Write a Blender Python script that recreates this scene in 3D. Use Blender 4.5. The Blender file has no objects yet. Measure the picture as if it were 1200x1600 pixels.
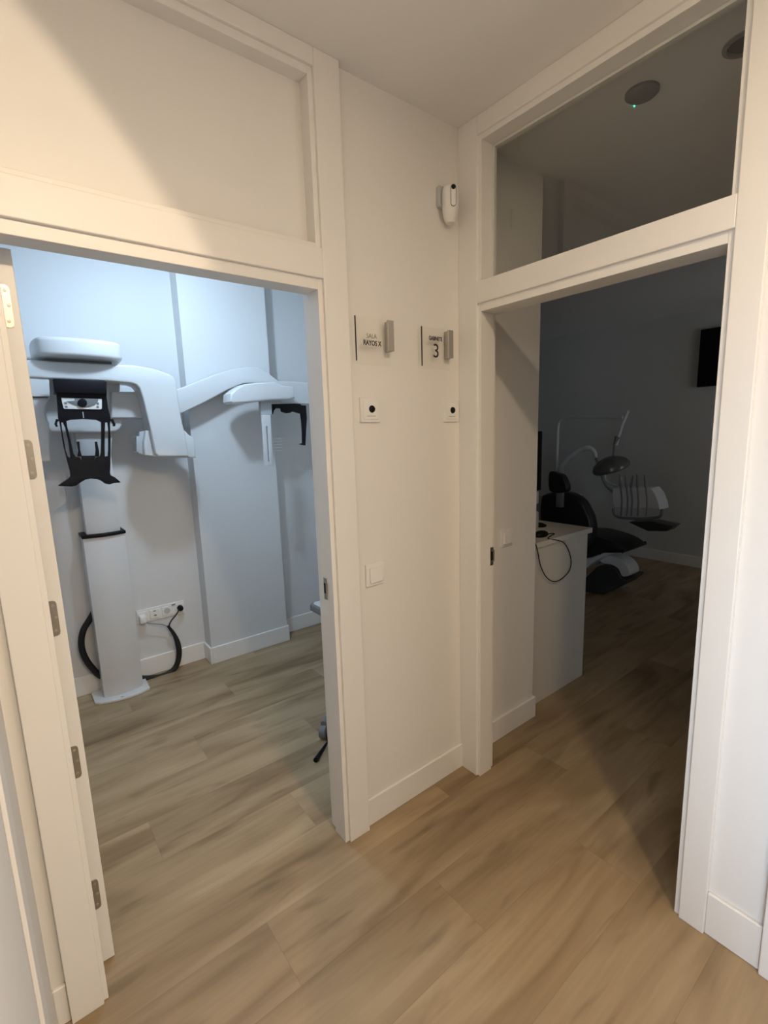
import bpy, bmesh, math, random
from mathutils import Vector, Matrix, Euler

S = bpy.context.scene
C = S.collection
random.seed(4)

# ---------------------------------------------------------------- camera
R = ((0.7855, -0.61809, -0.03095), (-0.12577, -0.11048, -0.98589), (0.60595, 0.7783, -0.16452))
cam_d = bpy.data.cameras.new('camera'); cam = bpy.data.objects.new('camera', cam_d); C.objects.link(cam)
rx, dn, fw = (Vector(r) for r in R)
m = Matrix((( rx[0], -dn[0], -fw[0], -1.50466), (rx[1], -dn[1], -fw[1], -1.40547), (rx[2], -dn[2], -fw[2], 1.56858), (0, 0, 0, 1)))
cam.matrix_world = m
cam_d.sensor_width = 36; cam_d.lens = 751.48 / 1600 * 36; cam_d.clip_start = 0.02
S.camera = cam

# ---------------------------------------------------------------- light
S.view_settings.view_transform = 'Standard'; S.view_settings.look = 'None'
S.view_settings.gamma = 1; S.view_settings.use_curve_mapping = False
S.view_settings.exposure = 0.0
w = bpy.data.worlds.new('world'); S.world = w; w.use_nodes = True
w.node_tree.nodes['Background'].inputs[0].default_value = (0.8, 0.86, 1, 1)
w.node_tree.nodes['Background'].inputs[1].default_value = 0.05

def area(name, loc, size, energy, col, direction, size_y=None, shape='RECTANGLE', spread=math.pi):
    d = bpy.data.lights.new(name, 'AREA'); d.energy = energy; d.color = col
    d.shape = shape; d.size = size
    if size_y: d.size_y = size_y
    d.spread = spread
    o = bpy.data.objects.new(name, d); C.objects.link(o); o.location = loc
    o.rotation_euler = Vector(direction).to_track_quat('-Z', 'Y').to_euler()
    return o
# cool ceiling lamp of the x-ray room
def bulb(name, loc, r, energy, col):
    d = bpy.data.lights.new(name, 'POINT'); d.energy = energy; d.color = col; d.shadow_soft_size = r
    o = bpy.data.objects.new(name, d); C.objects.link(o); o.location = loc; return o
bulb('xray_room_lamp', (-0.78, 0.97, 2.58), 0.06, 17, (0.61, 0.80, 1.0))
d = bpy.data.lights.new('xray_back_wall_boost', 'SPOT'); d.energy = 28; d.color = (0.60, 0.80, 1.0)  # added beam from the lamp's place, raising contrast on the back wall
d.spot_size = math.radians(150); d.spot_blend = 0.9; d.shadow_soft_size = 0.06
o = bpy.data.objects.new('xray_back_wall_boost', d); C.objects.link(o); o.location = (-0.78, 0.97, 2.58)
o.rotation_euler = Vector((0.15, 0.75, -0.95)).to_track_quat('-Z', 'Y').to_euler()
# warm light of the corridor: ceiling lamp, added fill further back, ceiling spot
area('corridor_warm_light', (-0.75, -1.75, 2.66), 0.13, 17, (1.0, 0.77, 0.52), (0, 0, -1), shape='DISK')
area('corridor_warm_light', (-0.75, -3.3, 2.66), 0.30, 20, (1.0, 0.77, 0.52), (0, 0, -1), shape='DISK')  # added fill, soft warm ambient for walls and ceiling
d = bpy.data.lights.new('corridor_spot', 'SPOT'); d.energy = 66; d.color = (1.0, 0.77, 0.52)
d.spot_size = math.radians(80); d.spot_blend = 0.05; d.shadow_soft_size = 0.03
o = bpy.data.objects.new('corridor_spot', d); C.objects.link(o); o.location = (-1.3, -2.0, 2.66)
o.rotation_euler = Vector((-0.4570, 0.7281, -0.5109)).to_track_quat('-Z', 'Y').to_euler()
# cool daylight for the right wall, from an unseen, assumed doorway behind the camera
area('unseen_daylight', (-1.60, -1.95, 1.0), 0.7, 13, (0.64, 0.80, 1.0), (1, 0.05, -0.05), size_y=1.6, spread=math.radians(85))
# added fill standing in for hidden window light, lifting the treatment room's far wall
area('treatment_room_fill', (3.1, -2.4, 1.6), 1.4, 4.2, (0.92, 0.97, 1.0), (0.4, 1, 0.15), size_y=1.2, spread=math.radians(110))

# ---------------------------------------------------------------- materials
def mat(name, col, rough=0.5, metal=0.0, bump=0.0, bscale=60, var=0.0, spec=0.5):
    M = bpy.data.materials.new(name); M.use_nodes = True
    n = M.node_tree.nodes; l = M.node_tree.links; b = n['Principled BSDF']
    b.inputs['Base Color'].default_value = (*col, 1); b.inputs['Roughness'].default_value = rough
    b.inputs['Metallic'].default_value = metal; b.inputs['Specular IOR Level'].default_value = spec
    tc = n.new('ShaderNodeTexCoord'); no = n.new('ShaderNodeTexNoise'); no.inputs['Scale'].default_value = bscale
    l.new(tc.outputs['Object'], no.inputs['Vector'])
    if var:
        cr = n.new('ShaderNodeMapRange'); cr.inputs[3].default_value = 1 - var; cr.inputs[4].default_value = 1 + var
        l.new(no.outputs[0], cr.inputs[0])
        mx = n.new('ShaderNodeVectorMath'); mx.operation = 'SCALE'; mx.inputs[0].default_value = col
        l.new(cr.outputs[0], mx.inputs['Scale']); l.new(mx.outputs[0], b.inputs['Base Color'])
    if bump:
        bp = n.new('ShaderNodeBump'); bp.inputs['Strength'].default_value = bump; bp.inputs['Distance'].default_value = 0.002
        l.new(no.outputs[0], bp.inputs['Height']); l.new(bp.outputs[0], b.inputs['Normal'])
    return M

WALL = mat('wall_paint', (0.80, 0.79, 0.77), 0.75, bump=0.10, bscale=180)
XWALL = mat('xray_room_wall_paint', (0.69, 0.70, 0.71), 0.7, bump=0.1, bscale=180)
CEIL = mat('ceiling_paint', (0.86, 0.85, 0.84), 0.85)
TRIM = mat('white_lacquer', (0.82, 0.81, 0.79), 0.38, var=0.01, bscale=5)
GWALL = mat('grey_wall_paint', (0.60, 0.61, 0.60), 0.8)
PLAST = mat('white_plastic', (0.82, 0.82, 0.81), 0.35)
ENAMEL = mat('white_enamel', (0.66, 0.67, 0.68), 0.3)
LGREY = mat('light_grey_plastic', (0.50, 0.52, 0.54), 0.4)
MGREY = mat('mid_grey_plastic', (0.20, 0.21, 0.22), 0.5)
BLACK = mat('black_plastic', (0.006, 0.006, 0.009), 0.5, spec=0.18)
RUBBER = mat('black_rubber', (0.006, 0.006, 0.007), 0.55, bump=0.3, bscale=300)
LEATHER = mat('black_leatherette', (0.010, 0.010, 0.011), 0.45, bump=0.15, bscale=250)
STEEL = mat('brushed_steel', (0.42, 0.40, 0.36), 0.35, 0.9, bump=0.1, bscale=400)
ALU = mat('satin_aluminium', (0.48, 0.46, 0.43), 0.45, 0.6)
COUNTER = mat('white_melamine', (0.72, 0.68, 0.60), 0.45)
DARKM = mat('dark_chair_base', (0.035, 0.037, 0.04), 0.4)
INK = mat('black_lettering', (0.02, 0.018, 0.016), 0.6)
INKG = mat('grey_lettering', (0.22, 0.19, 0.16), 0.6)
HOODM = mat('tinted_lamp_hood', (0.11, 0.11, 0.10), 0.2)

def glass(name, tint=(0.97, 0.98, 0.97), ior=1.5, rough=0.0):
    M = bpy.data.materials.new(name); M.use_nodes = True
    n = M.node_tree.nodes; l = M.node_tree.links; n.clear()
    out = n.new('ShaderNodeOutputMaterial'); mx = n.new('ShaderNodeMixShader'); fr = n.new('ShaderNodeFresnel')
    fr.inputs[0].default_value = ior
    t = n.new('ShaderNodeBsdfTransparent'); t.inputs[0].default_value = (*tint, 1)
    g = n.new('ShaderNodeBsdfGlossy'); g.inputs['Roughness'].default_value = rough
    ge = n.new('ShaderNodeNewGeometry'); mu = n.new('ShaderNodeMath'); mu.operation = 'MULTIPLY_ADD'
    l.new(fr.outputs[0], mu.inputs[0]); iv = n.new('ShaderNodeMath'); iv.operation = 'SUBTRACT'; iv.inputs[0].default_value = 1
    l.new(ge.outputs['Backfacing'], iv.inputs[1]); l.new(iv.outputs[0], mu.inputs[1]); mu.inputs[2].default_value = 0.0
    l.new(mu.outputs[0], mx.inputs[0]); l.new(t.outputs[0], mx.inputs[1]); l.new(g.outputs[0], mx.inputs[2])
    l.new(mx.outputs[0], out.inputs[0]); return M
GLASS = glass('window_glass', ior=1.85)
ACRYL = glass('clear_acrylic', (0.995, 0.993, 0.985), 1.35, 0.03)

def emis(name, col, s):
    M = bpy.data.materials.new(name); M.use_nodes = True
    b = M.node_tree.nodes['Principled BSDF']; b.inputs['Emission Color'].default_value = (*col, 1)
    b.inputs['Emission Strength'].default_value = s; b.inputs['Base Color'].default_value = (*col, 1); return M
LED = emis('green_indicator', (0.05, 1.0, 0.5), 3.0)

def floor_mat():
    M = bpy.data.materials.new('oak_laminate'); M.use_nodes = True
    n = M.node_tree.nodes; l = M.node_tree.links; b = n['Principled BSDF']
    def N(t, **k):
        x = n.new('ShaderNode' + t)
        for a, v in k.items(): setattr(x, a, v)
        return x
    def MA(op, a, c=None, e=None):
        x = N('Math', operation=op)
        for i, v in enumerate((a, c, e)):
            if v is None: continue
            if isinstance(v, (int, float)): x.inputs[i].default_value = v
            else: l.new(v, x.inputs[i])
        return x.outputs[0]
    tc = N('TexCoord'); sp = N('SeparateXYZ'); l.new(tc.outputs['Object'], sp.inputs[0])
    X, Y = sp.outputs[0], sp.outputs[1]
    yy = MA('DIVIDE', MA('ADD', Y, 0.094), 0.236)
    row = MA('FLOOR', yy); fy = MA('FRACT', yy)
    # each row starts at its own place along the boards
    off = MA('FRACT', MA('MULTIPLY', MA('ADD', row, 7.0), 0.382))
    xx = MA('DIVIDE', MA('ADD', X, MA('ADD', MA('MULTIPLY', off, 1.38), 0.62)), 1.38)
    col = MA('FLOOR', xx); fx = MA('FRACT', xx)
    cid = N('CombineXYZ'); l.new(row, cid.inputs[0]); l.new(col, cid.inputs[1])
    wn = N('TexWhiteNoise'); wn.noise_dimensions = '2D'; l.new(cid.outputs[0], wn.inputs[0])
    # seams
    ex = MA('MULTIPLY', MA('MINIMUM', fx, MA('SUBTRACT', 1.0, fx)), 1.38)
    ey = MA('MULTIPLY', MA('MINIMUM', fy, MA('SUBTRACT', 1.0, fy)), 0.236)
    seam = N('MapRange'); l.new(MA('MINIMUM', ex, ey), seam.inputs[0])
    seam.inputs[1].default_value = 0.0003; seam.inputs[2].default_value = 0.0014
    seam.inputs[3].default_value = 0.80; seam.inputs[4].default_value = 1.0
    def grain(sx, sy, scale, detail, dist, seedmul):
        cv = N('CombineXYZ')
        l.new(MA('ADD', MA('MULTIPLY', X, sx), MA('MULTIPLY', wn.outputs[0], 31.0 * seedmul)), cv.inputs[0])
        l.new(MA('ADD', MA('MULTIPLY', Y, sy), MA('MULTIPLY', wn.outputs[0], 17.0)), cv.inputs[1])
        no = N('TexNoise'); no.inputs['Scale'].default_value = scale; no.inputs['Detail'].default_value = detail
        no.inputs['Distortion'].default_value = dist
        l.new(cv.outputs[0], no.inputs['Vector']); return no.outputs[0]
    broad = grain(0.8, 4.2, 1.5, 2.5, 0.9, 1.0)
    fine = grain(1.2, 26, 3.0, 6, 0.3, 0.7)
    knot = grain(2.4, 13, 1.3, 2, 0.5, 0.5)
    cr = N('ValToRGB'); l.new(broad, cr.inputs[0])
    e = cr.color_ramp.elements
    e[0].position = 0.28; e[0].color = (0.215, 0.145, 0.078, 1)
    e[1].position = 0.72; e[1].color = (0.450, 0.345, 0.215, 1)
    k = cr.color_ramp.elements.new(0.47); k.color = (0.350, 0.255, 0.150, 1)
    f2 = N('MapRange'); l.new(fine, f2.inputs[0]); f2.inputs[1].default_value = 0.3; f2.inputs[2].default_value = 0.7
    f2.inputs[3].default_value = 0.94; f2.inputs[4].default_value = 1.05
    f3 = N('MapRange'); l.new(knot, f3.inputs[0]); f3.inputs[1].default_value = 0.60; f3.inputs[2].default_value = 0.82
    f3.inputs[3].default_value = 1.0; f3.inputs[4].default_value = 0.60
    f4 = N('MapRange'); l.new(wn.outputs[0], f4.inputs[0]); f4.inputs[3].default_value = 0.92; f4.inputs[4].default_value = 1.08
    prod = MA('MULTIPLY', MA('MULTIPLY', f2.outputs[0], f3.outputs[0]), MA('MULTIPLY', f4.outputs[0], seam.outputs[0]))
    vm = N('VectorMath', operation='SCALE'); l.new(cr.outputs[0], vm.inputs[0]); l.new(prod, vm.inputs['Scale'])
    l.new(vm.outputs[0], b.inputs['Base Color'])
    b.inputs['Roughness'].default_value = 0.48; b.inputs['Specular IOR Level'].default_value = 0.35
    bp = N('Bump'); bp.inputs['Strength'].default_value = 0.15; bp.inputs['Distance'].default_value = 0.001
    l.new(fine, bp.inputs['Height']); l.new(bp.outputs[0], b.inputs['Normal'])
    return M
FLOOR = floor_mat()

# ---------------------------------------------------------------- helpers
def tag(o, label=None, cat=None, group=None, kind=None):
    if label: o['label'] = label
    if cat: o['category'] = cat
    if group: o['group'] = group
    if kind: o['kind'] = kind
    return o
def empty(name, loc=(0, 0, 0), parent=None):
    o = bpy.data.objects.new(name, None); C.objects.link(o); o.location = loc; o.empty_display_size = 0.05
    return o
def link(name, me, M, parent=None, smooth=False):
    me.materials.clear(); me.materials.append(M)
    o = bpy.data.objects.new(name, me); C.objects.link(o)
    if smooth:
        for p in me.polygons: p.use_smooth = True
        try: me.set_sharp_from_angle(angle=math.radians(38))
        except Exception: pass
    if parent:
        o.parent = parent
        o.matrix_parent_inverse = Matrix.Translation(parent.location).inverted() if parent.parent is None else Matrix.Identity(4)
    return o
def addbox(bm, a, b, bev=0.0, seg=2, rot=None):
    r = bmesh.ops.create_cube(bm, size=1)
    vs = r['verts']
    c = [(a[i] + b[i]) / 2 for i in range(3)]; s = [abs(b[i] - a[i]) for i in range(3)]
    for v in vs: v.co = Vector((v.co[0] * s[0], v.co[1] * s[1], v.co[2] * s[2]))
    if bev:
        es = list({e for v in vs for e in v.link_edges})
        g = bmesh.ops.bevel(bm, geom=es, offset=bev, segments=seg, affect='EDGES', profile=0.5)
        vs = list({v for f in g['faces'] for v in f.verts} | {v for v in vs if v.is_valid})
    for v in vs:
        if rot: v.co = rot @ v.co
        v.co += Vector(c)
def boxes(name, bl, M, parent=None, bev=0.0, seg=2, smooth=False):
    bm = bmesh.new()
    for a, b in bl: addbox(bm, a, b, bev, seg)
    me = bpy.data.meshes.new(name); bm.to_mesh(me); bm.free()
    return link(name, me, M, parent, smooth or bev > 0.003)
def smoothline(pts, k=6, closed=True):
    out = []; n = len(pts); P = [Vector(p) for p in pts]
    rng = range(n) if closed else range(n - 1)
    for i in rng:
        if closed: a, b, c, d = P[i - 1], P[i], P[(i + 1) % n], P[(i + 2) % n]
        else: a, b, c, d = P[max(i - 1, 0)], P[i], P[i + 1], P[min(i + 2, n - 1)]
        for j in range(k):
            t = j / k
            out.append(0.5 * ((2 * b) + (c - a) * t + (2 * a - 5 * b + 4 * c - d) * t * t + (3 * b - a - 3 * c + d) * t ** 3))
    if not closed: out.append(P[-1])
    return out
def plate(name, loops, lo, hi, axis, M, parent=None, bev=0.0, sm=0, segs=2):
    """outline (first loop) with holes, thickness lo..hi along axis 'x', 'y' or 'z'"""
    cu = bpy.data.curves.new('outline', 'CURVE'); cu.dimensions = '2D'; cu.fill_mode = 'BOTH'
    for lp in loops:
        pts = [(p[0], p[1]) for p in lp]
        if sm: pts = [tuple(v) for v in smoothline(pts, sm)]
        sp = cu.splines.new('POLY'); sp.points.add(len(pts) - 1)
        for i, p in enumerate(pts): sp.points[i].co = (p[0], p[1], 0, 1)
        sp.use_cyclic_u = True
    cu.extrude = (hi - lo) / 2 - bev; cu.bevel_depth = bev; cu.bevel_resolution = segs; cu.offset = -bev
    t = bpy.data.objects.new('outline', cu); C.objects.link(t)
    dg = bpy.context.evaluated_depsgraph_get(); dg.update()
    me = bpy.data.meshes.new_from_object(t.evaluated_get(dg))
    bpy.data.objects.remove(t); bpy.data.curves.remove(cu)
    mid = (lo + hi) / 2
    for v in me.vertices:
        a, b, c = v.co
        v.co = {'y': (a, mid - c, b), 'x': (mid + c, a, b), 'z': (a, b, mid + c)}[axis]
    bm = bmesh.new(); bm.from_mesh(me)
    bmesh.ops.remove_doubles(bm, verts=bm.verts, dist=1e-5)
    bmesh.ops.recalc_face_normals(bm, faces=bm.faces); bm.to_mesh(me); bm.free()
    me.name = name
    return link(name, me, M, parent, True)
def tube(name, pts, r, M, parent=None, sm=6, seg=12, radii=None):
    P = [Vector(p) for p in pts]
    n0 = len(P)
    if sm: P = smoothline(P, sm, False)
    def rad(i):
        if not radii: return r
        t = i / (len(P) - 1) * (len(radii) - 1); k = min(int(t), len(radii) - 2)
        return radii[k] + (radii[k + 1] - radii[k]) * (t - k)
    bm = bmesh.new(); rings = []; up = None
    for i, p in enumerate(P):
        d = (P[min(i + 1, len(P) - 1)] - P[max(i - 1, 0)]).normalized()
        if up is None:
            up = d.orthogonal().normalized()
        up = (up - d * up.dot(d)).normalized(); s = d.cross(up)
        rr = rad(i)
        rings.append([bm.verts.new(p + (up * math.cos(a) + s * math.sin(a)) * rr) for a in [2 * math.pi * j / seg for j in range(seg)]])
    for a, b in zip(rings, rings[1:]):
        for j in range(seg): bm.faces.new((a[j], a[(j + 1) % seg], b[(j + 1) % seg], b[j]))
    bm.faces.new(rings[0][::-1]); bm.faces.new(rings[-1])
    me = bpy.data.meshes.new(name); bmesh.ops.recalc_face_normals(bm, faces=bm.faces); bm.to_mesh(me); bm.free()
    return link(name, me, M, parent, True)
def lathe(name, prof, loc, axis, M, parent=None, seg=32, scale=(1, 1, 1)):
    """prof: list of (radius, height) along axis"""
    bm = bmesh.new(); q = Vector(axis).to_track_quat('Z', 'Y'); rings = []
    for r, h in prof:
        if r < 1e-6: rings.append([bm.verts.new((0, 0, h))])
        else: rings.append([bm.verts.new((r * math.cos(2 * math.pi * j / seg), r * math.sin(2 * math.pi * j / seg), h)) for j in range(seg)])
    for a, b in zip(rings, rings[1:]):
        for j in range(seg):
            k = (j + 1) % seg
            if len(a) == 1 and len(b) == 1: continue
            if len(a) == 1: bm.faces.new((a[0], b[j], b[k]))
            elif len(b) == 1: bm.faces.new((a[j], a[k], b[0]))
            else: bm.faces.new((a[j], a[k], b[k], b[j]))
    for ring, fl in ((rings[0], True), (rings[-1], False)):
        if len(ring) > 1: bm.faces.new(ring[::-1] if fl else ring)
    for v in bm.verts: v.co = Vector(loc) + (q @ Vector((v.co[0] * scale[0], v.co[1] * scale[1], v.co[2] * scale[2])))
    bmesh.ops.recalc_face_normals(bm, faces=bm.faces)
    me = bpy.data.meshes.new(name); bm.to_mesh(me); bm.free()
    return link(name, me, M, parent, True)
def text(name, s, x, y, z, size, M, parent, bold=0.0, xs=1.0):
    """lettering on a face that looks towards -y; x, z is the centre of the line"""
    cu = bpy.data.curves.new('t', 'FONT'); cu.body = s; cu.size = size; cu.align_x = 'CENTER'; cu.align_y = 'CENTER'
    cu.extrude = 0.0004; cu.offset = bold
    t = bpy.data.objects.new('t', cu); C.objects.link(t)
    dg = bpy.context.evaluated_depsgraph_get(); dg.update()
    me = bpy.data.meshes.new_from_object(t.evaluated_get(dg)); bpy.data.objects.remove(t)
    for v in me.vertices: v.co = (x + v.co[0] * xs, y - v.co[2], z + v.co[1])
    me.name = name
    return link(name, me, M, parent)

# ---------------------------------------------------------------- room shell
H = 2.70
ST = 'structure'
tag(boxes('floor', [((-2.0, -5.2, -0.06), (4.5, 3.2, 0))], FLOOR), 'light oak laminate floor running through all rooms', kind=ST)
tag(boxes('ceiling', [((-2.0, -5.2, H), (4.5, 3.2, H + 0.1))], CEIL), 'smooth white ceiling', kind=ST)
WY0, WY1 = 0.012, 0.105          # wall with the x-ray room door
WX0, WX1 = 0.032, 0.120          # wall with the treatment room door
tag(boxes('wall_left', [((-1.8, WY0, 0), (-1.50, WY1, H)), ((-1.50, WY0, 2.66), (-0.61, WY1, H)),
                        ((-0.61, WY0, 0), (WX0, WY1, H)), ((WX0, 0.030, 0), (0.600, WY1, H))], WALL), 'warm white corridor wall carrying the two room signs', kind=ST)
tag(boxes('wall_right', [((WX0, -0.06, 0), (WX1, 0.030, H)), ((WX0, -0.96, 2.66), (WX1, -0.06, H)),
                         ((WX0, -5.0, 0), (WX1, -0.96, H))], WALL), 'white corridor wall right of the dark treatment room doorway', kind=ST)
tag(boxes('wall_near_left', [((-1.685, -1.5, 0), (-1.585, WY0, H)), ((-1.685, -2.4, 2.03), (-1.585, -1.5, H)), ((-1.685, -5, 0), (-1.585, -2.4, H))], WALL), 'corridor side wall at the left edge', kind=ST)
tag(boxes('wall_corridor_end', [((-1.685, -5.1, 0), (WX1, -5.0, H))], WALL), kind=ST)
tag(boxes('wall_xray_back', [((-1.8, 1.98, 0), (0.52, 2.08, H)), ], XWALL), 'back wall of the x-ray room', kind=ST)
tag(boxes('wall_xray_pilaster', [((-0.535, 1.85, 0), (0.045, 1.98, H))], XWALL), 'shallow wall pier beside the x-ray machine', kind=ST)
tag(boxes('wall_xray_left', [((-1.9, WY1, 0), (-1.8, 2.08, H))], XWALL), kind=ST)
tag(boxes('wall_partition', [((0.52, WY1, 0), (0.600, 3.1, H))], WALL), kind=ST)
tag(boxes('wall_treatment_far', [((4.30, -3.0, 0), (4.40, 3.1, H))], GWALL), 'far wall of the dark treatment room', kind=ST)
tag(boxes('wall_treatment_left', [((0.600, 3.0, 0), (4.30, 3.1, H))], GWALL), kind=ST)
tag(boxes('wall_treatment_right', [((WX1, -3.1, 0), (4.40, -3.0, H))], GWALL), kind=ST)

def bb(name, bl, M=TRIM):
    return tag(boxes(name, bl, M, bev=0.003, seg=1), kind=ST)
bb('baseboard_left', [((-0.543, 0.0, 0), (0.014, WY0, 0.118))])
bb('baseboard_near_left', [((-1.585, 0.0, 0), (-1.553, WY0, 0.118))])
bb('baseboard_right', [((0.020, -1.14, 0), (WX0, -1.0, 0.145))])
bb('baseboard_treatment_left', [((WX1, 0.015, 0), (0.613, 0.030, 0.118)), ((0.600, 0.030, 0), (0.613, 0.105, 0.118))])
bb('baseboard_xray_back', [((-1.8, 1.966, 0), (-0.549, 1.98, 0.125))])
bb('baseboard_pilaster', [((-0.549, 1.836, 0), (-0.535, 1.98, 0.12)), ((-0.535, 1.836, 0), (0.059, 1.85, 0.12)), ((0.045, 1.85, 0), (0.059, 1.98, 0.12))])
bb('baseboard_xray_right', [((0.059, 1.966, 0), (0.52, 1.98, 0.12))])
bb('baseboard_treatment_far', [((4.286, -3, 0), (4.30, 3.0, 0.12))])

# ---- doorway of the x-ray room
D1 = tag(empty('door_1', (-1.05, 0.04, 0)), 'white door frame of the bright x-ray room with a blind panel above', kind=ST)
CY, LY = -0.015, -0.004
boxes('casing', [((-1.553, CY, 0), (-1.476, WY0, H)), ((-0.635, CY, 0), (-0.543, WY0, H)),
                 ((-1.476, CY, 2.055), (-0.635, WY0, 2.145)), ((-1.476, CY, 2.650), (-0.635, WY0, H))], TRIM, D1, bev=0.0025)
boxes('jamb', [((-1.50, LY, 0), (-1.464, 0.070, 2.66)), ((-0.652, LY, 0), (-0.61, 0.070, 2.66)),
               ((-1.50, 0.070, 0), (-1.476, WY1, 2.66)), ((-0.642, 0.070, 0), (-0.61, 0.112, 2.66)),
               ((-1.464, LY, 2.022), (-0.652, 0.070, 2.16)), ((-1.464, 0.070, 2.036), (-0.652, WY1, 2.16)),
               ((-1.464, LY, 2.628), (-0.652, WY1, 2.66))], TRIM, D1, bev=0.0015)
boxes('transom_panel', [((-1.464, 0.045, 2.16), (-0.652, 0.070, 2.628))], TRIM, D1)
boxes('door_leaf', [((-1.463, 0.106, 0.008), (-1.430, 0.885, 2.026))], TRIM, D1, bev=0.002)
def hinge(z, h):
    # half plate let into the edge of the leaf: straight towards the knuckle, rounded on the other side
    pr = [(-1.4615, z - h / 2), (-1.452, z - h / 2), (-1.4465, z - h / 2 + 0.003), (-1.4445, z - h / 2 + 0.010),
          (-1.4445, z + h / 2 - 0.010), (-1.4465, z + h / 2 - 0.003), (-1.452, z + h / 2), (-1.4615, z + h / 2)]
    return plate('hinge', [pr], 0.1035, 0.1065, 'y', STEEL)
for z in (1.893, 1.527, 1.105, 0.680, 0.245):
    o = hinge(z, 0.098); o.parent = D1; o.matrix_parent_inverse = Matrix.Translation(D1.location).inverted()
    for dz in (-0.034, 0.002, 0.036):
        k = lathe('screw', [(0.0038, 0), (0.0036, 0.0008), (0.0, 0.001)], (-1.452 + (0.002 if dz == 0.002 else -0.002), 0.1034, z + dz), (0, -1, 0), ALU, seg=14)
        k.parent = o
# ---- doorway of the treatment room
D2 = tag(empty('door_2', (0.06, -0.5, 0)), 'white door frame of the dark treatment room with a glazed transom', kind=ST)
CX, LX = 0.012, 0.022
boxes('casing', [((CX, -0.085, 0), (WX0, 0.0118, H)), ((CX, -1.000, 0), (WX0, -0.930, H)),
                 ((CX, -0.930, 2.048), (WX0, -0.085, 2.128)), ((CX, -0.930, 2.636), (WX0, -0.085, H))], TRIM, D2, bev=0.0025)
boxes('jamb', [((LX, -0.098, 0), (0.100, -0.06, 2.66)), ((LX, -0.96, 0), (0.100, -0.914, 2.66)),
               ((0.100, -0.088, 0), (0.122, -0.06, 2.66)), ((0.100, -0.96, 0), (0.122, -0.924, 2.66)),
               ((LX, -0.914, 2.018), (0.122, -0.098, 2.128)), ((LX, -0.914, 2.618), (0.122, -0.098, 2.66))], TRIM, D2, bev=0.0015)
boxes('window_pane', [((0.080, -0.914, 2.128), (0.086, -0.098, 2.618))], GLASS, D2)
boxes('glazing_bead', [((0.086, -0.106, 2.128), (0.100, -0.098, 2.618)), ((0.086, -0.914, 2.128), (0.100, -0.906, 2.618)),
                       ((0.086, -0.906, 2.128), (0.100, -0.106, 2.136)), ((0.086, -0.906, 2.610), (0.100, -0.106, 2.618))], TRIM, D2)
# next door casing along the right wall and the one at the left edge
tag(boxes('trim_1', [((0.008, -1.24, 0), (WX0, -1.14, H))], TRIM, bev=0.003), 'casing of the next door at the right edge', kind=ST)
tag(boxes('trim_2', [((-1.585, -0.42, 0), (-1.577, -0.33, 2.12)), ((-1.585, -1.35, 0), (-1.577, -1.26, 2.12)), ((-1.585, -1.26, 2.03), (-1.577, -0.42, 2.12))], TRIM, bev=0.002), 'flat door casing on the wall at the left edge', kind=ST)

# ---- strike plates
def strike(parent, axis, p):
    x, y, z = p
    if axis == 'x':   # on a face looking to -x
        boxes('strike_plate', [((x - 0.003, y - 0.010, z - 0.045), (x, y + 0.010, z + 0.035)), ((x - 0.006, y - 0.014, z - 0.028), (x - 0.002, y - 0.008, z + 0.022))], STEEL, parent, bev=0.001)
        boxes('latch_hole', [((x - 0.0045, y - 0.004, z - 0.022), (x - 0.002, y + 0.006, z + 0.016))], BLACK, parent)
    else:
        boxes('strike_plate', [((x - 0.010, y - 0.003, z - 0.045), (x + 0.010, y, z + 0.035)), ((x + 0.006, y - 0.006, z - 0.028), (x + 0.013, y - 0.002, z + 0.022))], STEEL, parent, bev=0.001)
        boxes('latch_hole', [((x - 0.006, y - 0.0045, z - 0.022), (x + 0.004, y - 0.002, z + 0.016))], BLACK, parent)
strike(D1, 'x', (-0.652, 0.045, 1.022))
strike(D2, 'y', (0.093, -0.098, 1.030))
boxes('hinge', [((0.094, -0.915, 1.708), (0.100, -0.905, 1.778))], PLAST, D2, bev=0.001)

# ---------------------------------------------------------------- x-ray machine
XM = empty('panoramic_xray_machine', (-1.10, 1.88, 0))
tag(XM, 'tall white dental x-ray machine with overhead C-arm standing at the back wall', 'x-ray machine')
bp = [(-1.262, 1.955), (-1.262, 1.80), (-1.235, 1.772), (-1.16, 1.745), (-1.09, 1.738), (-1.02, 1.742), (-0.962, 1.765), (-0.955, 1.955)]
plate('base_plate', [bp], 0.0, 0.016, 'z', ENAMEL, XM, bev=0.003)
boxes('base_mark', [((-1.13, 1.7515, 0.0158), (-1.112, 1.758, 0.0166))], MGREY, XM)
def column(name, x0, x1, yf, yb, z0, z1, bul):
    n = 10; pr = [(x1, yb), (x0, yb), (x0, yf + bul)]
    for i in range(1, n): 
        t = i / n; pr.append((x0 + (x1 - x0) * t, yf + bul - bul * math.sin(math.pi * t)))
    pr.append((x1, yf + bul))
    return plate(name, [pr], z0, z1, 'z', ENAMEL, XM, bev=0.002)
column('lower_column', -1.207, -0.990, 1.795, 1.955, 0.016, 1.012, 0.022)
column('upper_column', -1.183, -1.008, 1.815, 1.930, 1.03, 2.00, 0.018)
pr = [(-0.984, 1.958), (-1.213, 1.958), (-1.213, 1.81)] + [(-1.213 + 0.229 * t / 10, 1.81 - 0.026 * math.sin(math.pi * t / 10)) for t in range(1, 10)] + [(-0.984, 1.81)]
plate('column_collar', [pr], 1.012, 1.030, 'z', BLACK, XM, bev=0.003)
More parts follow.
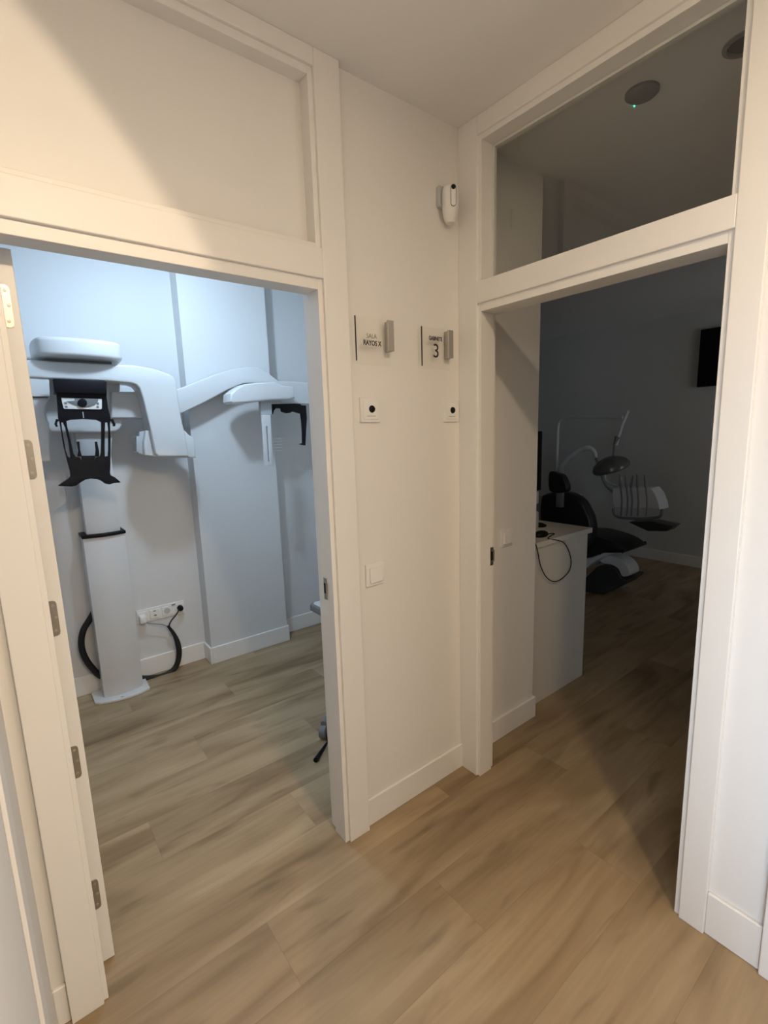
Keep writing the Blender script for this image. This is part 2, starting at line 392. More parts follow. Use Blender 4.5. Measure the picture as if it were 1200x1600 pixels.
plate('carriage', [[(-1.265, 1.916), (-0.924, 1.931), (-0.93, 1.864), (-0.943, 1.791), (-0.933, 1.718), (-0.941, 1.66), (-0.957, 1.631), (-0.98, 1.617), (-1.046, 1.613), (-1.288, 1.62), (-1.306, 1.647), (-1.304, 1.728), (-1.282, 1.8)]], 1.76, 1.90, 'y', ENAMEL, XM, bev=0.012, segs=3)
plate('back_panel', [[(-1.178, 1.623), (-0.99, 1.618), (-1.015, 1.474), (-1.182, 1.483)]], 1.795, 1.83, 'y', LGREY, XM, bev=0.006)
# overhead cap and boom
plate('overhead_cap', [[(-1.325, 1.86), (-1.325, 1.62), (-1.28, 1.54), (-1.13, 1.515), (-0.99, 1.54), (-0.930, 1.62), (-0.930, 1.86), (-0.99, 1.91), (-1.27, 1.91)]], 1.988, 2.082, 'z', ENAMEL, XM, bev=0.022, sm=5, segs=5)
plate('cap_joint', [[(-1.28, 1.86), (-1.28, 1.64), (-0.98, 1.64), (-0.98, 1.86)]], 1.975, 1.990, 'z', MGREY, XM, bev=0.004)
plate('rotating_arm', [[(-1.436, 1.967), (-1.334, 1.973), (-1.235, 1.971), (-0.98, 1.972), (-0.879, 1.974), (-0.775, 1.96), (-0.7, 1.935), (-0.676, 1.92), (-0.665, 1.891), (-0.661, 1.779), (-0.653, 1.661), (-0.643, 1.605), (-0.631, 1.458), (-0.802, 1.467), (-0.819, 1.488), (-0.828, 1.605), (-0.852, 1.8), (-0.864, 1.851), (-0.877, 1.868), (-0.902, 1.876), (-1.006, 1.883), (-1.267, 1.885), (-1.355, 1.887), (-1.446, 1.883)]], 1.60, 1.76, 'y', ENAMEL, XM, bev=0.010, segs=3)
plate('tube_head', [[(-0.847, 1.618), (-0.629, 1.611), (-0.611, 1.588), (-0.584, 1.569), (-0.58, 1.527), (-0.581, 1.446), (-0.812, 1.467), (-0.866, 1.477), (-0.865, 1.548)]], 1.64, 1.81, 'y', ENAMEL, XM, bev=0.008, segs=3)
plate('collimator', [[(-0.891, 1.586), (-0.876, 1.588), (-0.873, 1.612), (-0.838, 1.617), (-0.857, 1.475), (-0.884, 1.488), (-0.9, 1.501)]], 1.68, 1.76, 'y', LGREY, XM, bev=0.003)
plate('sensor_head', [[(-1.432, 1.887), (-1.275, 1.894), (-1.283, 1.797), (-1.444, 1.794)]], 1.61, 1.74, 'y', ENAMEL, XM, bev=0.004)
plate('sensor_housing', [[(-1.445, 1.79), (-1.285, 1.793), (-1.306, 1.755), (-1.315, 1.717), (-1.312, 1.678), (-1.302, 1.669), (-1.319, 1.469), (-1.484, 1.479)]], 1.625, 1.73, 'y', ENAMEL, XM, bev=0.006)
# black patient support with its head clamps
HS = plate('patient_support', [[(-1.268, 1.868), (-1.043, 1.866), (-1.048, 1.809), (-1.051, 1.794), (-1.051, 1.733), (-1.045, 1.685), (-1.051, 1.656), (-1.057, 1.574), (-1.072, 1.444), (-1.079, 1.4), (-1.077, 1.388), (-1.057, 1.374), (-1.033, 1.346), (-1.067, 1.345), (-1.088, 1.34), (-1.105, 1.345), (-1.122, 1.362), (-1.143, 1.373), (-1.169, 1.378), (-1.194, 1.374), (-1.215, 1.362), (-1.235, 1.348), (-1.254, 1.345), (-1.311, 1.353), (-1.284, 1.372), (-1.265, 1.383), (-1.254, 1.395), (-1.253, 1.42), (-1.259, 1.482), (-1.265, 1.546), (-1.268, 1.666), (-1.271, 1.687), (-1.267, 1.749), (-1.265, 1.797), (-1.269, 1.807)],
    [(-1.24, 1.669), (-1.221, 1.676), (-1.166, 1.679), (-1.109, 1.675), (-1.088, 1.663), (-1.092, 1.612), (-1.106, 1.506), (-1.112, 1.488), (-1.132, 1.484), (-1.135, 1.473), (-1.14, 1.475), (-1.136, 1.493), (-1.195, 1.496), (-1.195, 1.474), (-1.201, 1.477), (-1.203, 1.489), (-1.221, 1.492), (-1.229, 1.509), (-1.235, 1.588), (-1.24, 1.644)],
    [(-1.262, 1.664), (-1.254, 1.664), (-1.247, 1.637), (-1.242, 1.574), (-1.242, 1.495), (-1.245, 1.486), (-1.255, 1.496), (-1.26, 1.528), (-1.263, 1.631)],
    [(-1.072, 1.661), (-1.059, 1.661), (-1.059, 1.626), (-1.07, 1.523), (-1.076, 1.488), (-1.093, 1.485), (-1.088, 1.539), (-1.077, 1.627)]], 1.47, 1.502, 'y', BLACK, XM, bev=0.0008)
boxes('mirror_housing', [((-1.275, 1.445, 1.802), (-1.051, 1.56, 1.87))], BLACK, XM, bev=0.006)
CP = plate('control_panel', [[(-1.249, 1.781), (-1.075, 1.778), (-1.08, 1.732), (-1.084, 1.726), (-1.241, 1.728), (-1.246, 1.733)]], 1.464, 1.472, 'y', PLAST, XM, bev=0.001)
plate('panel_display', [[(-1.193, 1.78), (-1.091, 1.777), (-1.095, 1.764), (-1.111, 1.748), (-1.135, 1.739), (-1.16, 1.736), (-1.187, 1.742), (-1.21, 1.754), (-1.23, 1.765), (-1.195, 1.768)]], 1.461, 1.466, 'y', MGREY, CP, bev=0.0005)
plate('panel_dial', [[(-1.143, 1.757), (-1.147, 1.746), (-1.156, 1.738), (-1.166, 1.735), (-1.176, 1.738), (-1.183, 1.746), (-1.184, 1.757), (-1.18, 1.768), (-1.172, 1.776), (-1.161, 1.779), (-1.152, 1.776), (-1.145, 1.768)]], 1.456, 1.463, 'y', BLACK, CP, bev=0.001)
for q in [(-1.234, 1.756), (-1.233, 1.739), (-1.095, 1.756), (-1.098, 1.739)]:
    boxes('panel_button', [((q[0] - 0.005, 1.461, q[1] - 0.0045), (q[0] + 0.005, 1.466, q[1] + 0.0045))], MGREY, CP, bev=0.001)
q0, q1 = [(-1.166, 1.714), (-1.165, 1.684)]
boxes('centre_mark', [((q0[0] - 0.0015, 1.467, q1[1]), (q0[0] + 0.0025, 1.471, q0[1]))], LGREY, XM)
for pl in ([(-1.21, 1.567), (-1.198, 1.567), (-1.2, 1.525), (-1.196, 1.493), (-1.215, 1.494), (-1.208, 1.522)], [(-1.131, 1.564), (-1.121, 1.564), (-1.118, 1.514), (-1.12, 1.488), (-1.138, 1.489), (-1.132, 1.522)]):
    plate('temple_clamp', [pl], 1.455, 1.47, 'y', BLACK, XM, bev=0.0008)
for pl in ([(-1.282, 1.679), (-1.27, 1.678), (-1.271, 1.669), (-1.278, 1.667), (-1.282, 1.652), (-1.278, 1.643), (-1.286, 1.642), (-1.291, 1.655)], [(-1.05, 1.677), (-1.036, 1.676), (-1.028, 1.651), (-1.031, 1.64), (-1.039, 1.641), (-1.037, 1.65), (-1.043, 1.666), (-1.051, 1.667)]):
    plate('clamp_lever', [pl], 1.455, 1.485, 'y', BLACK, XM, bev=0.0008)
# cephalometric side arm
plate('side_arm', [[(-0.982, 1.84), (-0.81, 1.842), (-0.655, 1.856), (-0.606, 1.869), (-0.498, 1.914), (-0.354, 1.973), (-0.256, 2.002), (-0.174, 2.017), (-0.09, 2.021), (-0.033, 1.994), (0.05, 1.937), (0.163, 1.937), (0.417, 1.929), (0.407, 1.778), (0.067, 1.79), (0.014, 1.812), (-0.125, 1.916), (-0.202, 1.911), (-0.316, 1.865), (-0.464, 1.788), (-0.604, 1.723), (-0.693, 1.695), (-0.811, 1.691), (-0.999, 1.693)]], 1.73, 1.83, 'y', ENAMEL, XM, bev=0.008, segs=3)
plate('side_arm_seam', [[(-0.998, 1.695), (-0.811, 1.694), (-0.811, 1.687), (-0.999, 1.689)]], 1.74, 1.82, 'y', LGREY, XM)
plate('side_arm_head', [[(-0.36, 1.829), (-0.323, 1.858), (-0.267, 1.889), (-0.194, 1.9), (-0.055, 1.91), (-0.011, 1.89), (0.075, 1.886), (0.081, 1.812), (0.028, 1.799), (-0.103, 1.793), (-0.204, 1.782), (-0.348, 1.769), (-0.365, 1.782)]], 1.56, 1.70, 'y', ENAMEL, XM, bev=0.012, segs=3)
plate('nasal_rod_carrier', [[(-0.144, 1.794), (-0.078, 1.795), (-0.07, 1.772), (-0.072, 1.702), (-0.148, 1.702)]], 1.61, 1.65, 'y', LGREY, XM, bev=0.003)
sl = plate('sensor_slide', [[(-0.156, 1.701), (-0.098, 1.701), (-0.1, 1.554), (-0.104, 1.369), (-0.162, 1.372), (-0.158, 1.555)],
     [(-0.133, 1.628), (-0.124, 1.628), (-0.126, 1.515), (-0.126, 1.399), (-0.136, 1.4), (-0.134, 1.516)]], 1.58, 1.60, 'y', ENAMEL, XM, bev=0.002)
plate('slide_slot', [[(-0.125, 1.633), (-0.112, 1.632), (-0.116, 1.396), (-0.129, 1.397)]], 1.600, 1.606, 'y', MGREY, sl)
plate('ear_rod_frame', [[(-0.059, 1.773), (0.103, 1.778), (0.149, 1.775), (0.158, 1.767), (0.193, 1.766), (0.194, 1.677), (0.182, 1.587), (0.171, 1.491), (0.13, 1.5), (0.158, 1.508), (0.162, 1.587), (0.16, 1.669), (0.156, 1.71), (0.09, 1.727), (0.069, 1.717), (0.044, 1.714), (0.013, 1.723), (0.006, 1.746), (-0.036, 1.746), (-0.052, 1.73), (-0.06, 1.707)]], 1.62, 1.65, 'y', BLACK, XM, bev=0.001)
for i in range(5):
    a, b = [(-0.094, 1.546), (-0.007, 1.464)]
    z = a[1] + (b[1] - a[1]) * i / 4
    boxes('ruler_tooth', [((a[0], 1.618, z - 0.0012), (b[0], 1.621, z + 0.0012))], PLAST, XM)
# hose
hz = [(-1.176, 0.557), (-1.216, 0.496), (-1.257, 0.437), (-1.276, 0.371), (-1.277, 0.3), (-1.258, 0.222), (-1.213, 0.128), (-1.175, 0.091)]
tube('power_hose', [(p[0], 1.925, p[1]) for p in hz], 0.018, RUBBER, XM)
hz = [(-0.992, 0.023), (-0.927, 0.001), (-0.859, -0.011), (-0.796, -0.001), (-0.752, 0.04), (-0.731, 0.113), (-0.733, 0.185), (-0.749, 0.254), (-0.782, 0.326)]
tube('power_hose', [(p[0], 1.925, p[1]) for p in hz], 0.018, RUBBER, XM, radii=[0.018] * 7 + [0.013, 0.009])
hz = [(-0.776, 0.312), (-0.761, 0.347), (-0.734, 0.374), (-0.709, 0.402), (-0.7, 0.423)]
tube('mains_cord', [(p[0], 1.935, p[1]) for p in hz], 0.0045, RUBBER, XM)
hz = [(-0.776, 0.312), (-0.816, 0.343), (-0.882, 0.368), (-0.922, 0.392), (-0.941, 0.41)]
tube('mains_cord', [(p[0], 1.935, p[1]) for p in hz], 0.003, MGREY, XM)

# ---------------------------------------------------------------- wall sockets behind the machine
SK = empty('socket_strip', (-0.80, 1.98, 0.42))
tag(SK, 'white four-gang power socket strip low on the back wall beside the x-ray column', 'socket strip')
boxes('frame_plate', [((-0.955, 1.972, 0.372), (-0.655, 1.98, 0.462))], PLAST, SK, bev=0.003)
xs = [-0.918, -0.844, -0.768, -0.692]
for i, x in enumerate(xs):
    boxes('socket_insert', [((x - 0.031, 1.968, 0.386), (x + 0.031, 1.9725, 0.448))], PLAST, SK, bev=0.002)
boxes('data_port', [((-0.854, 1.966, 0.433), (-0.838, 1.9685, 0.440))], MGREY, SK)
boxes('data_port', [((-0.850, 1.966, 0.403), (-0.836, 1.9685, 0.411))], MGREY, SK)
lathe('schuko_recess', [(0.020, 0), (0.020, 0.0015), (0.017, 0.0015), (0.017, 0.0005), (0, 0.0005)], (-0.768, 1.968, 0.417), (0, -1, 0), LGREY, SK)
boxes('indicator_window', [((-0.735, 1.966, 0.446), (-0.712, 1.9695, 0.453))], MGREY, SK)
pl = lathe('black_plug', [(0.019, 0), (0.019, 0.012), (0.016, 0.030), (0.010, 0.036), (0, 0.036)], (-0.685, 1.9675, 0.418), (0, -1, 0), BLACK)
tag(pl, 'round black power plug in the rightmost socket of the strip', 'plug')
pl = boxes('white_adaptor', [((-0.945, 1.925, 0.382), (-0.905, 1.9675, 0.432))], PLAST, bev=0.006)
tag(pl, 'white plug-in adaptor in the socket next to the x-ray column', 'plug')

# ---------------------------------------------------------------- stool half hidden by the door jamb
ST1 = empty('stool', (-0.30, 0.72, 0))
tag(ST1, 'grey stool on castors half hidden behind the right jamb of the x-ray room door', 'stool')
sx0 = -0.106; sz0 = 0.49
def rrect(x0, y0, x1, y1, c): return [(x0, y0 + c), (x0 + c, y0), (x1 - c, y0), (x1, y0 + c), (x1, y1 - c), (x1 - c, y1), (x0 + c, y1), (x0, y1 - c)]
SEAT = plate('seat', [rrect(sx0, 0.86, sx0 + 0.34, 1.20, 0.02)], sz0 - 0.022, sz0 + 0.020, 'z', MGREY, ST1, bev=0.005)
plate('seat_cover', [rrect(sx0 + 0.015, 0.875, sx0 + 0.325, 1.185, 0.02)], sz0 + 0.020, sz0 + 0.026, 'z', ENAMEL, SEAT, bev=0.002)
cxs, cys = sx0 + 0.20, 0.98
tube('column', [(cxs, cys, 0.08), (cxs, cys, sz0 - 0.022)], 0.025, MGREY, ST1, sm=0)
lathe('base_hub', [(0.05, 0), (0.05, 0.05), (0.03, 0.07), (0, 0.07)], (cxs, cys, 0.06), (0, 0, 1), MGREY, ST1)
tip = (-0.372, 0.62, 0.036)
q = [(-0.506, 0.477, 0.012), (-0.375, 0.58, -0.007)]
a0 = math.atan2(tip[1] - cys, tip[0] - cxs)
for k in range(5):
    a = a0 + math.radians(72 * k); rr = math.hypot(tip[1] - cys, tip[0] - cxs) if k == 0 else 0.16
    ex, ey = cxs + rr * math.cos(a), cys + rr * math.sin(a)
    LG = tube('leg', [(cxs, cys, 0.085), (ex, ey, 0.075)], 0.016, MGREY, ST1, sm=0)
    lathe('castor', [(0.0, -0.016), (0.034, -0.016), (0.034, 0.016), (0.0, 0.016)], (ex, ey, 0.0355), (math.sin(a), -math.cos(a), 0), MGREY, LG, seg=20)
tube('release_pedal', [q[0], q[1], (q[1][0] + 0.06, q[1][1] + 0.08, 0.085)], 0.009, BLACK, ST1, sm=0, radii=[0.012, 0.008, 0.008])

# ---------------------------------------------------------------- signs, sensors, switches on the corridor wall
def sign(pts, barpts, label):
    (x0, z0), (x1, z1) = pts
    e = empty('room_sign', ((x0 + x1) / 2, WY0, (z0 + z1) / 2)); tag(e, label, 'sign', 'acrylic room signs beside the doors')
    boxes('acrylic_plate', [((x0, -0.017, z1), (x1, -0.012, z0))], ACRYL, e, bev=0.0006, seg=1)
    boxes('plate_edge', [((x0 - 0.0006, -0.0172, z1 + 0.010), (x0 + 0.0014, -0.0118, z0))], DARKM, e)
    (a0, b0), (a1, b1) = barpts
    boxes('clamp_bar', [((a0, -0.026, b1), (a1, -0.0175, b0))], ALU, e, bev=0.001, seg=1)
    boxes('wall_bar', [((a0 + 0.014, -0.0115, b1), (a1, WY0, b0))], ALU, e, bev=0.001, seg=1)
    boxes('clamp_gap', [((a0 + 0.001, -0.0174, b1 + 0.001), (a1 - 0.001, -0.0116, b0 - 0.001))], DARKM, e) if False else None
    return e
s1 = sign([(-0.52, 1.957), (-0.376, 1.801)], [(-0.387, 1.955), (-0.36, 1.851)], 'clear acrylic room sign reading SALA RAYOS X, left of the two signs')
s2 = sign([(-0.217, 1.954), (-0.069, 1.801)], [(-0.085, 1.952), (-0.057, 1.847)], 'clear acrylic room sign reading GABINETE 3, right of the two signs')
def T(q, s, size, M, par, bold, xs=1): text('lettering', s, q[0], -0.0178, q[1], size, M, par, bold, xs)
T((-0.454, 1.895), 'SALA', 0.021, INKG, s1, 0.0, 0.92)
T((-0.452, 1.872), 'RAYOS X', 0.0235, INK, s1, 0.0006, 0.80)
T((-0.147, 1.914), 'GABINETE', 0.0205, INK, s2, 0.0006, 0.74)
T((-0.145, 1.867), '3', 0.073, INK, s2, 0.0, 1.0)

def sensor(xc, zc, label, hw=0.0425):
    e = empty('touch_free_switch', (xc, WY0, zc)); tag(e, label, 'switch', 'wall plates with a black round sensor')
    boxes('frame_plate', [((xc - hw, 0.003, zc - 0.0425), (xc + hw, WY0, zc + 0.0425))], PLAST, e, bev=0.002)
    boxes('centre_plate', [((xc - hw + 0.010, 0.0005, zc - 0.0325), (xc + hw - 0.010, 0.004, zc + 0.0325))], PLAST, e, bev=0.0015)
    boxes('slot', [((xc - 0.019, 0.000, zc - 0.0215), (xc + 0.019, 0.0012, zc - 0.0200))], MGREY, e)
    lathe('sensor_eye', [(0.0130, -0.004), (0.0130, 0.0), (0.0115, 0.004), (0.007, 0.0065), (0, 0.0075)], (xc + 0.004, 0.0005, zc + 0.004), (0, -1, 0), BLACK, e)
q = [(-0.454, 1.646), (-0.041, 1.643)]
sensor(q[0][0], q[0][1], 'white wall plate with black round sensor eye under the SALA RAYOS X sign', 0.0435)
sensor(q[1][0], q[1][1], 'white wall plate with black round sensor eye under the GABINETE 3 sign', 0.0400)

def lswitch(xc, yw, zc, label):
    e = empty('light_switch', (xc, yw, zc)); tag(e, label, 'light switch', 'white rocker light switches')
    boxes('frame_plate', [((xc - 0.043, yw - 0.008, zc - 0.043), (xc + 0.043, yw, zc + 0.043))], PLAST, e, bev=0.0025)
    rot = Euler((math.radians(-3), 0, 0)).to_matrix()
    bm = bmesh.new(); addbox(bm, (xc - 0.028, yw - 0.015, zc - 0.029), (xc + 0.028, yw - 0.006, zc + 0.029), 0.002, 2, rot)
    me = bpy.data.meshes.new('rocker'); bm.to_mesh(me); bm.free(); link('rocker', me, PLAST, e)
q = (-0.457, 1.038)
lswitch(q[0], WY0, q[1], 'white rocker light switch on the corridor wall below the SALA RAYOS X sign')
q = (0.357, 1.045)
lswitch(q[0], 0.030, q[1], 'white rocker light switch on the short wall just inside the dark room')

# camera motion detector in the corner
q = [(-0.073, 2.463), (-0.075, 2.337)]
DT = empty('motion_detector', (q[0][0], WY0, (q[0][1] + q[1][1]) / 2)); tag(DT, 'small white camera motion detector high in the corner between the two doors', 'motion detector')
cx = q[0][0]; zt, zb = q[0][1], q[1][1]
boxes('bracket', [((cx - 0.034, -0.008, zt - 0.068), (cx + 0.010, WY0, zt + 0.004))], LGREY, DT, bev=0.004)
bm = bmesh.new(); N = 24; rows = []
hh = zt - zb
for i in range(15):
    t = i / 14
    z = zt - hh * t
    k = min(1.0, math.sqrt(max(0.0, 1 - max(0, (0.13 - t) / 0.13) ** 2)))
    if t > 0.62: k *= 1 - 0.45 * ((t - 0.62) / 0.38) ** 2
    r = 0.031 * max(k, 0.30)
    rows.append([bm.verts.new((cx + r * math.cos(2 * math.pi * j / N), -0.036 + 0.030 * max(k, 0.3) * math.sin(2 * math.pi * j / N) + (0.012 * (t - 0.6) / 0.4 if t > 0.6 else 0), z)) for j in range(N)])
for a, b in zip(rows, rows[1:]):
    for j in range(N): bm.faces.new((a[j], a[(j + 1) % N], b[(j + 1) % N], b[j]))
bm.faces.new(rows[0]); bm.faces.new(rows[-1][::-1]); bmesh.ops.recalc_face_normals(bm, faces=bm.faces)
me = bpy.data.meshes.new('body'); bm.to_mesh(me); bm.free(); link('body', me, PLAST, DT, True)
def capsule(xc, zc, hw, hh_, y0, y1, name, M):
    pts = [(xc + hw * math.cos(a), zc + (hh_ - hw) + hw * math.sin(a)) for a in [math.pi * i / 8 for i in range(9)]] + \
          [(xc + hw * math.cos(a), zc - (hh_ - hw) + hw * math.sin(a)) for a in [math.pi + math.pi * i / 8 for i in range(9)]]
    return plate(name, [pts], y0, y1, 'y', M, DT, bev=0.0008)
capsule(cx + 0.006, zt - 0.047, 0.0105, 0.037, -0.0685, -0.060, 'lens_rim', MGREY)
capsule(cx + 0.006, zt - 0.049, 0.0082, 0.034, -0.0700, -0.064, 'lens_window', PLAST)
lathe('camera_lens', [(0.0078, 0), (0.0078, 0.002), (0.004, 0.004), (0, 0.0045)], (cx + 0.006, -0.0695, zt - 0.021), (0, -1, 0), BLACK, DT)
lathe('motion_sensor', [(0.0050, 0), (0.0050, 0.001), (0, 0.003)], (cx + 0.006, -0.0698, zt - 0.074), (0, -1, 0), PLAST, DT)

for ch in list(DT.children):
    if ch.name.startswith('bracket'): continue
    ch.data.transform(Matrix.Translation((cx, -0.030, 0)) @ Matrix.Rotation(math.radians(-38), 4, 'Z') @ Matrix.Translation((-cx, 0.030, 0)))

# ---------------------------------------------------------------- treatment room
CB = empty('counter_cabinet', (0.94, 0.7, 0)); tag(CB, 'white counter cabinet with plain end panel just inside the dark treatment room', 'cabinet')
boxes('carcass', [((0.620, 0.085, 0.0), (1.215, 1.9, 0.925))], COUNTER, CB, bev=0.002)
boxes('worktop', [((0.616, 0.075, 0.925), (1.25, 1.92, 0.955))], COUNTER, CB, bev=0.002)
for k in range(3):
    boxes('door', [((1.215, 0.10 + 0.6 * k, 0.08), (1.232, 0.69 + 0.6 * k, 0.915))], COUNTER, CB, bev=0.002)
MN = empty('computer_monitor', (0.94, 0.54, 0.955)); tag(MN, 'black computer monitor seen edge-on standing on the white counter', 'monitor')
boxes('screen', [((0.958, 0.272, 1.195), (1.002, 0.80, 1.543))], BLACK, MN, bev=0.004)
boxes('stand', [((0.945, 0.47, 0.965), (0.958, 0.60, 1.30))], LGREY, MN, bev=0.004)
boxes('foot', [((0.87, 0.42, 0.955), (1.06, 0.70, 0.968))], LGREY, MN, bev=0.004)
boxes('speaker_bar', [((0.955, 0.28, 1.11), (0.998, 0.78, 1.19))], LGREY, MN, bev=0.01)
sp_ = boxes('docking_unit', [((0.95, 0.30, 0.955), (1.03, 0.40, 1.06))], LGREY, bev=0.01); tag(sp_, 'small grey box standing on the counter under the monitor edge', 'box')
q = [(0.87, 0.176), (1.036, 0.302)]
ms = lathe('computer_mouse', [(0.0, -0.010), (0.030, -0.010), (0.036, 0.0), (0.032, 0.012), (0.018, 0.020), (0, 0.023)], (0.835, 0.155, 0.965), (0, 0, 1), BLACK, scale=(1.5, 0.95, 1), seg=28)
tag(ms, 'small black computer mouse near the front end of the counter', 'mouse')
ms = lathe('desk_microphone_base', [(0.0, -0.008), (0.045, -0.008), (0.045, 0.002), (0.020, 0.012), (0, 0.014)], (1.076, 0.333, 0.963), (0, 0, 1), BLACK, seg=28)
tag(ms, 'low black round device behind the mouse on the counter', 'device'); ms.name = 'desk_device'
cb = [(0.807, 0.987), (0.921, 0.919), (0.999, 0.822), (0.997, 0.746), (0.92, 0.709), (0.836, 0.708), (0.76, 0.751), (0.703, 0.828), (0.677, 0.904), (0.653, 0.963)]
pts = [(0.88, 0.16, 0.960), (0.93, 0.13, 0.960), (cb[0][0] - 0.01, 0.085, 0.960)] + [(p[0], 0.066, p[1]) for p in cb[1:-1]] + [(cb[-1][0], 0.068, cb[-1][1]), (0.66, 0.10, 0.9605) if False else (cb[-1][0] - 0.01, 0.072, 0.960), (cb[-1][0] + 0.01, 0.20, 0.960)]
tag(tube('mouse_cable', pts, 0.0028, BLACK, sm=6, seg=8), 'thin black cable hanging in a loop over the end of the counter', 'cable')

TV = empty('wall_screen', (4.29, 0.24, 2.2)); tag(TV, 'black wall-mounted screen on the far wall of the dark room', 'television')
boxes('screen', [((4.255, -0.28, 1.925), (4.285, 0.626, 2.495))], BLACK, TV, bev=0.004)
boxes('bracket', [((4.285, 0.0, 2.05), (4.30, 0.3, 2.35))], MGREY, TV)

# dental chair
DC = empty('dental_chair', (2.85, 0.90, 0)); tag(DC, 'black reclining dental chair with white curved base in the dark room behind the counter', 'dental chair')
plate('headrest', [[(1.044, 1.17), (0.965, 1.166), (0.91, 1.148), (0.875, 1.094), (0.858, 1.04), (0.875, 1.008), (0.944, 0.991), (1.023, 0.996), (1.048, 1.041)]], 2.26, 2.33, 'x', LEATHER, DC, bev=0.02, sm=4, segs=4)
plate('backrest', [[(1.18, 0.904), (1.147, 0.952), (1.065, 0.978), (0.954, 0.994), (0.846, 0.974), (0.77, 0.927), (0.716, 0.849), (0.679, 0.77), (0.669, 0.66), (0.71, 0.54), (0.936, 0.458), (1.135, 0.515), (1.183, 0.692)]], 2.34, 2.46, 'x', LEATHER, DC, bev=0.035, sm=4, segs=5)
boxes('headrest_arm', [((2.30, 0.93, 0.86), (2.34, 0.99, 1.08))], MGREY, DC, bev=0.004)
plate('seat', [[(1.03, 0.549), (0.855, 0.603), (0.703, 0.597), (0.558, 0.568), (0.472, 0.524), (0.455, 0.503), (0.553, 0.477), (0.667, 0.454), (0.754, 0.401), (0.876, 0.363), (1.022, 0.344)]], 2.50, 2.92, 'x', LEATHER, DC, bev=0.03, sm=4, segs=4)
plate('seat_shell', [[(1.039, 0.328), (0.893, 0.355), (0.769, 0.393), (0.681, 0.443), (0.68, 0.409), (0.767, 0.339), (0.811, 0.284), (1.035, 0.231)]], 2.55, 2.88, 'x', ENAMEL, DC, bev=0.01, segs=3)
plate('base_cover', [[(0.787, 0.322), (0.758, 0.366), (0.684, 0.391), (0.595, 0.374), (0.528, 0.327), (0.501, 0.265), (0.516, 0.237), (0.573, 0.22), (0.612, 0.28), (0.672, 0.306), (0.74, 0.3)]], 2.72, 2.90, 'x', ENAMEL, DC, bev=0.012, sm=4, segs=3)
b0 = [(0.983, 0.016), (0.906, 0.139), (0.8, 0.265), (0.71, 0.309), (0.62, 0.286), (0.572, 0.212), (0.515, 0.202), (0.582, 0.126), (0.726, 0.014), (0.914, -0.049)]
b0 = [(p[0], max(p[1], 0.0)) for p in b0]
plate('base', [b0], 2.70, 3.05, 'x', DARKM, DC, bev=0.01, segs=3)

# treatment unit with arm, tray and lamp
DU = empty('dental_unit', (3.1, 1.35, 0)); tag(DU, 'white dental delivery unit with instrument tray and hoses behind the chair', 'dental unit')
boxes('unit_box', [((2.95, 1.30, 0.0), (3.30, 1.62, 0.85))], GWALL, DU, bev=0.02, seg=3)
pp = [(1.383, 1.118), (1.341, 1.202), (1.255, 1.285), (1.171, 1.337), (1.088, 1.35), (1.029, 1.312), (1.011, 1.258)]
tube('delivery_arm', [(3.0, pp[0][0] + 0.03, 0.84)] + [(3.0, p[0], p[1]) for p in pp[:-1]] + [(3.0, pp[-1][0], pp[-1][1])], 0.028, ENAMEL, DU, radii=[0.035, 0.035, 0.034, 0.03, 0.028, 0.025, 0.02, 0.015])
qq = [(1.011, 1.258), (0.912, 1.015), (0.783, 0.902)]
tube('delivery_arm_link', [(3.0, p[0], p[1]) for p in qq], 0.012, MGREY, DU)
plate('instrument_tray', [[(0.775, 0.995), (0.439, 1.013), (0.399, 0.968), (0.363, 0.887), (0.352, 0.832), (0.724, 0.807), (0.762, 0.818), (0.78, 0.908)]], 2.88, 3.06, 'x', ENAMEL, DU, bev=0.012, segs=3)
hp = [(0.769, 0.798), (0.763, 0.753), (0.735, 0.726), (0.675, 0.717), (0.505, 0.732), (0.385, 0.758), (0.35, 0.782), (0.345, 0.836)]
tube('tray_handle', [(2.90, p[0], p[1]) for p in hp], 0.012, MGREY, DU)
for i, (tx, bx) in enumerate(((597, 604), (632, 640), (680, 668), (705, 708), (752, 762))):
    a = [[(0.705, 1.128), (0.692, 1.004), (0.674, 0.881), (0.676, 0.74)], [(0.655, 1.121), (0.64, 1.008), (0.622, 0.886), (0.624, 0.746)], [(0.587, 1.116), (0.601, 1.011), (0.583, 0.889), (0.584, 0.751)], [(0.553, 1.135), (0.545, 1.015), (0.528, 0.895), (0.528, 0.758)], [(0.489, 1.13), (0.472, 1.02), (0.455, 0.901), (0.455, 0.766)]][i]
    tube('handpiece', [(2.86, a[0][0], a[0][1]), (2.86, a[1][0], a[1][1])], 0.011, MGREY, DU, sm=0, radii=[0.006, 0.011])
    tube('instrument_hose', [(2.86, p[0], p[1]) for p in a[1:]], 0.007, MGREY, DU)
a = [(0.606, 0.693), (0.415, 0.724), (0.233, 0.706), (0.28, 0.657), (0.436, 0.635)]
plate('lower_tray', [a], 2.86, 3.02, 'x', DARKM, DU, bev=0.003)
DL = empty('dental_lamp', (3.1, 1.42, 0.85)); tag(DL, 'dental operating lamp with round tinted hood on a curved pole in the dark room', 'lamp')
pp = [(1.496, 1.114), (1.495, 1.376), (1.492, 1.576), (1.462, 1.632), (1.39, 1.659), (1.156, 1.653), (0.823, 1.633)]
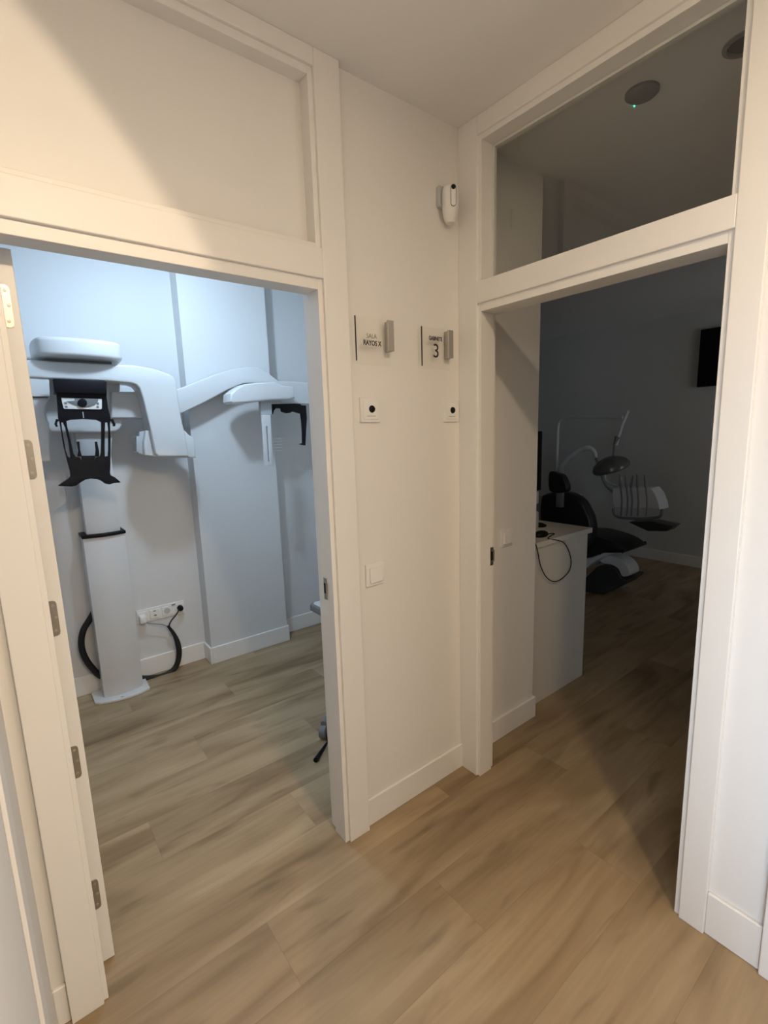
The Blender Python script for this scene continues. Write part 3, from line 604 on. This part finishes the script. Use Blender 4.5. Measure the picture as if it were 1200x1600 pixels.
tube('pole', [(3.1, pp[0][0], 0.851)] + [(3.1, p[0], p[1]) for p in pp], 0.017, ENAMEL, DL)
pp = [(0.765, 1.693), (0.81, 1.571), (0.842, 1.453), (0.861, 1.378)]
tube('lamp_arm', [(3.08, p[0], p[1]) for p in pp], 0.015, ENAMEL, DL, sm=0)
pp = [(0.842, 1.454), (0.865, 1.379), (0.865, 1.319), (0.87, 1.24)]
tube('arm_joint', [(3.06, p[0], p[1]) for p in pp], 0.020, MGREY, DL, sm=0, radii=[0.024, 0.012, 0.014, 0.012])
q = [(0.855, 1.288), (0.865, 1.186)]
lathe('lamp_hood', [(0.0, 0.085), (0.05, 0.08), (0.10, 0.062), (0.148, 0.03), (0.168, -0.01), (0.165, -0.035), (0.150, -0.045), (0.0, -0.05)], (3.0, q[1][0], q[1][1] + 0.0), (-0.25, 0.22, 0.95), HOODM, DL, seg=40)
hp = [(0.891, 1.112), (0.88, 1.052), (0.824, 1.018), (0.749, 1.008), (0.738, 1.09)]
tube('lamp_handle', [(2.95, p[0], p[1]) for p in hp], 0.010, LGREY, DL)

# ceiling of the treatment room
SD = empty('smoke_detector', (0.42, -0.46, H)); tag(SD, 'round ceiling detector with green indicator seen through the transom glass', 'smoke detector')
q = (0.385, -0.503)
lathe('body', [(0.054, 0), (0.054, 0.008), (0.046, 0.015), (0.030, 0.018), (0, 0.019)], (q[0], q[1], H), (0, 0, -1), MGREY, SD)
q = (0.433, -0.455)
lathe('indicator', [(0.0025, 0), (0.0025, 0.007), (0, 0.009)], (q[0], q[1], H), (0, 0, -1), LED, SD)
q = (0.424, -0.792)
RL = empty('recessed_downlight', (q[0], q[1], H)); tag(RL, 'unlit round recessed downlight in the dark room ceiling at the top right', 'downlight')
lathe('trim_ring', [(0.062, 0), (0.062, 0.004), (0.050, 0.008), (0.046, 0.002), (0.046, 0)], (q[0], q[1], H), (0, 0, -1), MGREY, RL)
lathe('lens', [(0.044, 0.0), (0.044, 0.001), (0.0, 0.001)], (q[0], q[1], H), (0, 0, -1), BLACK, RL)
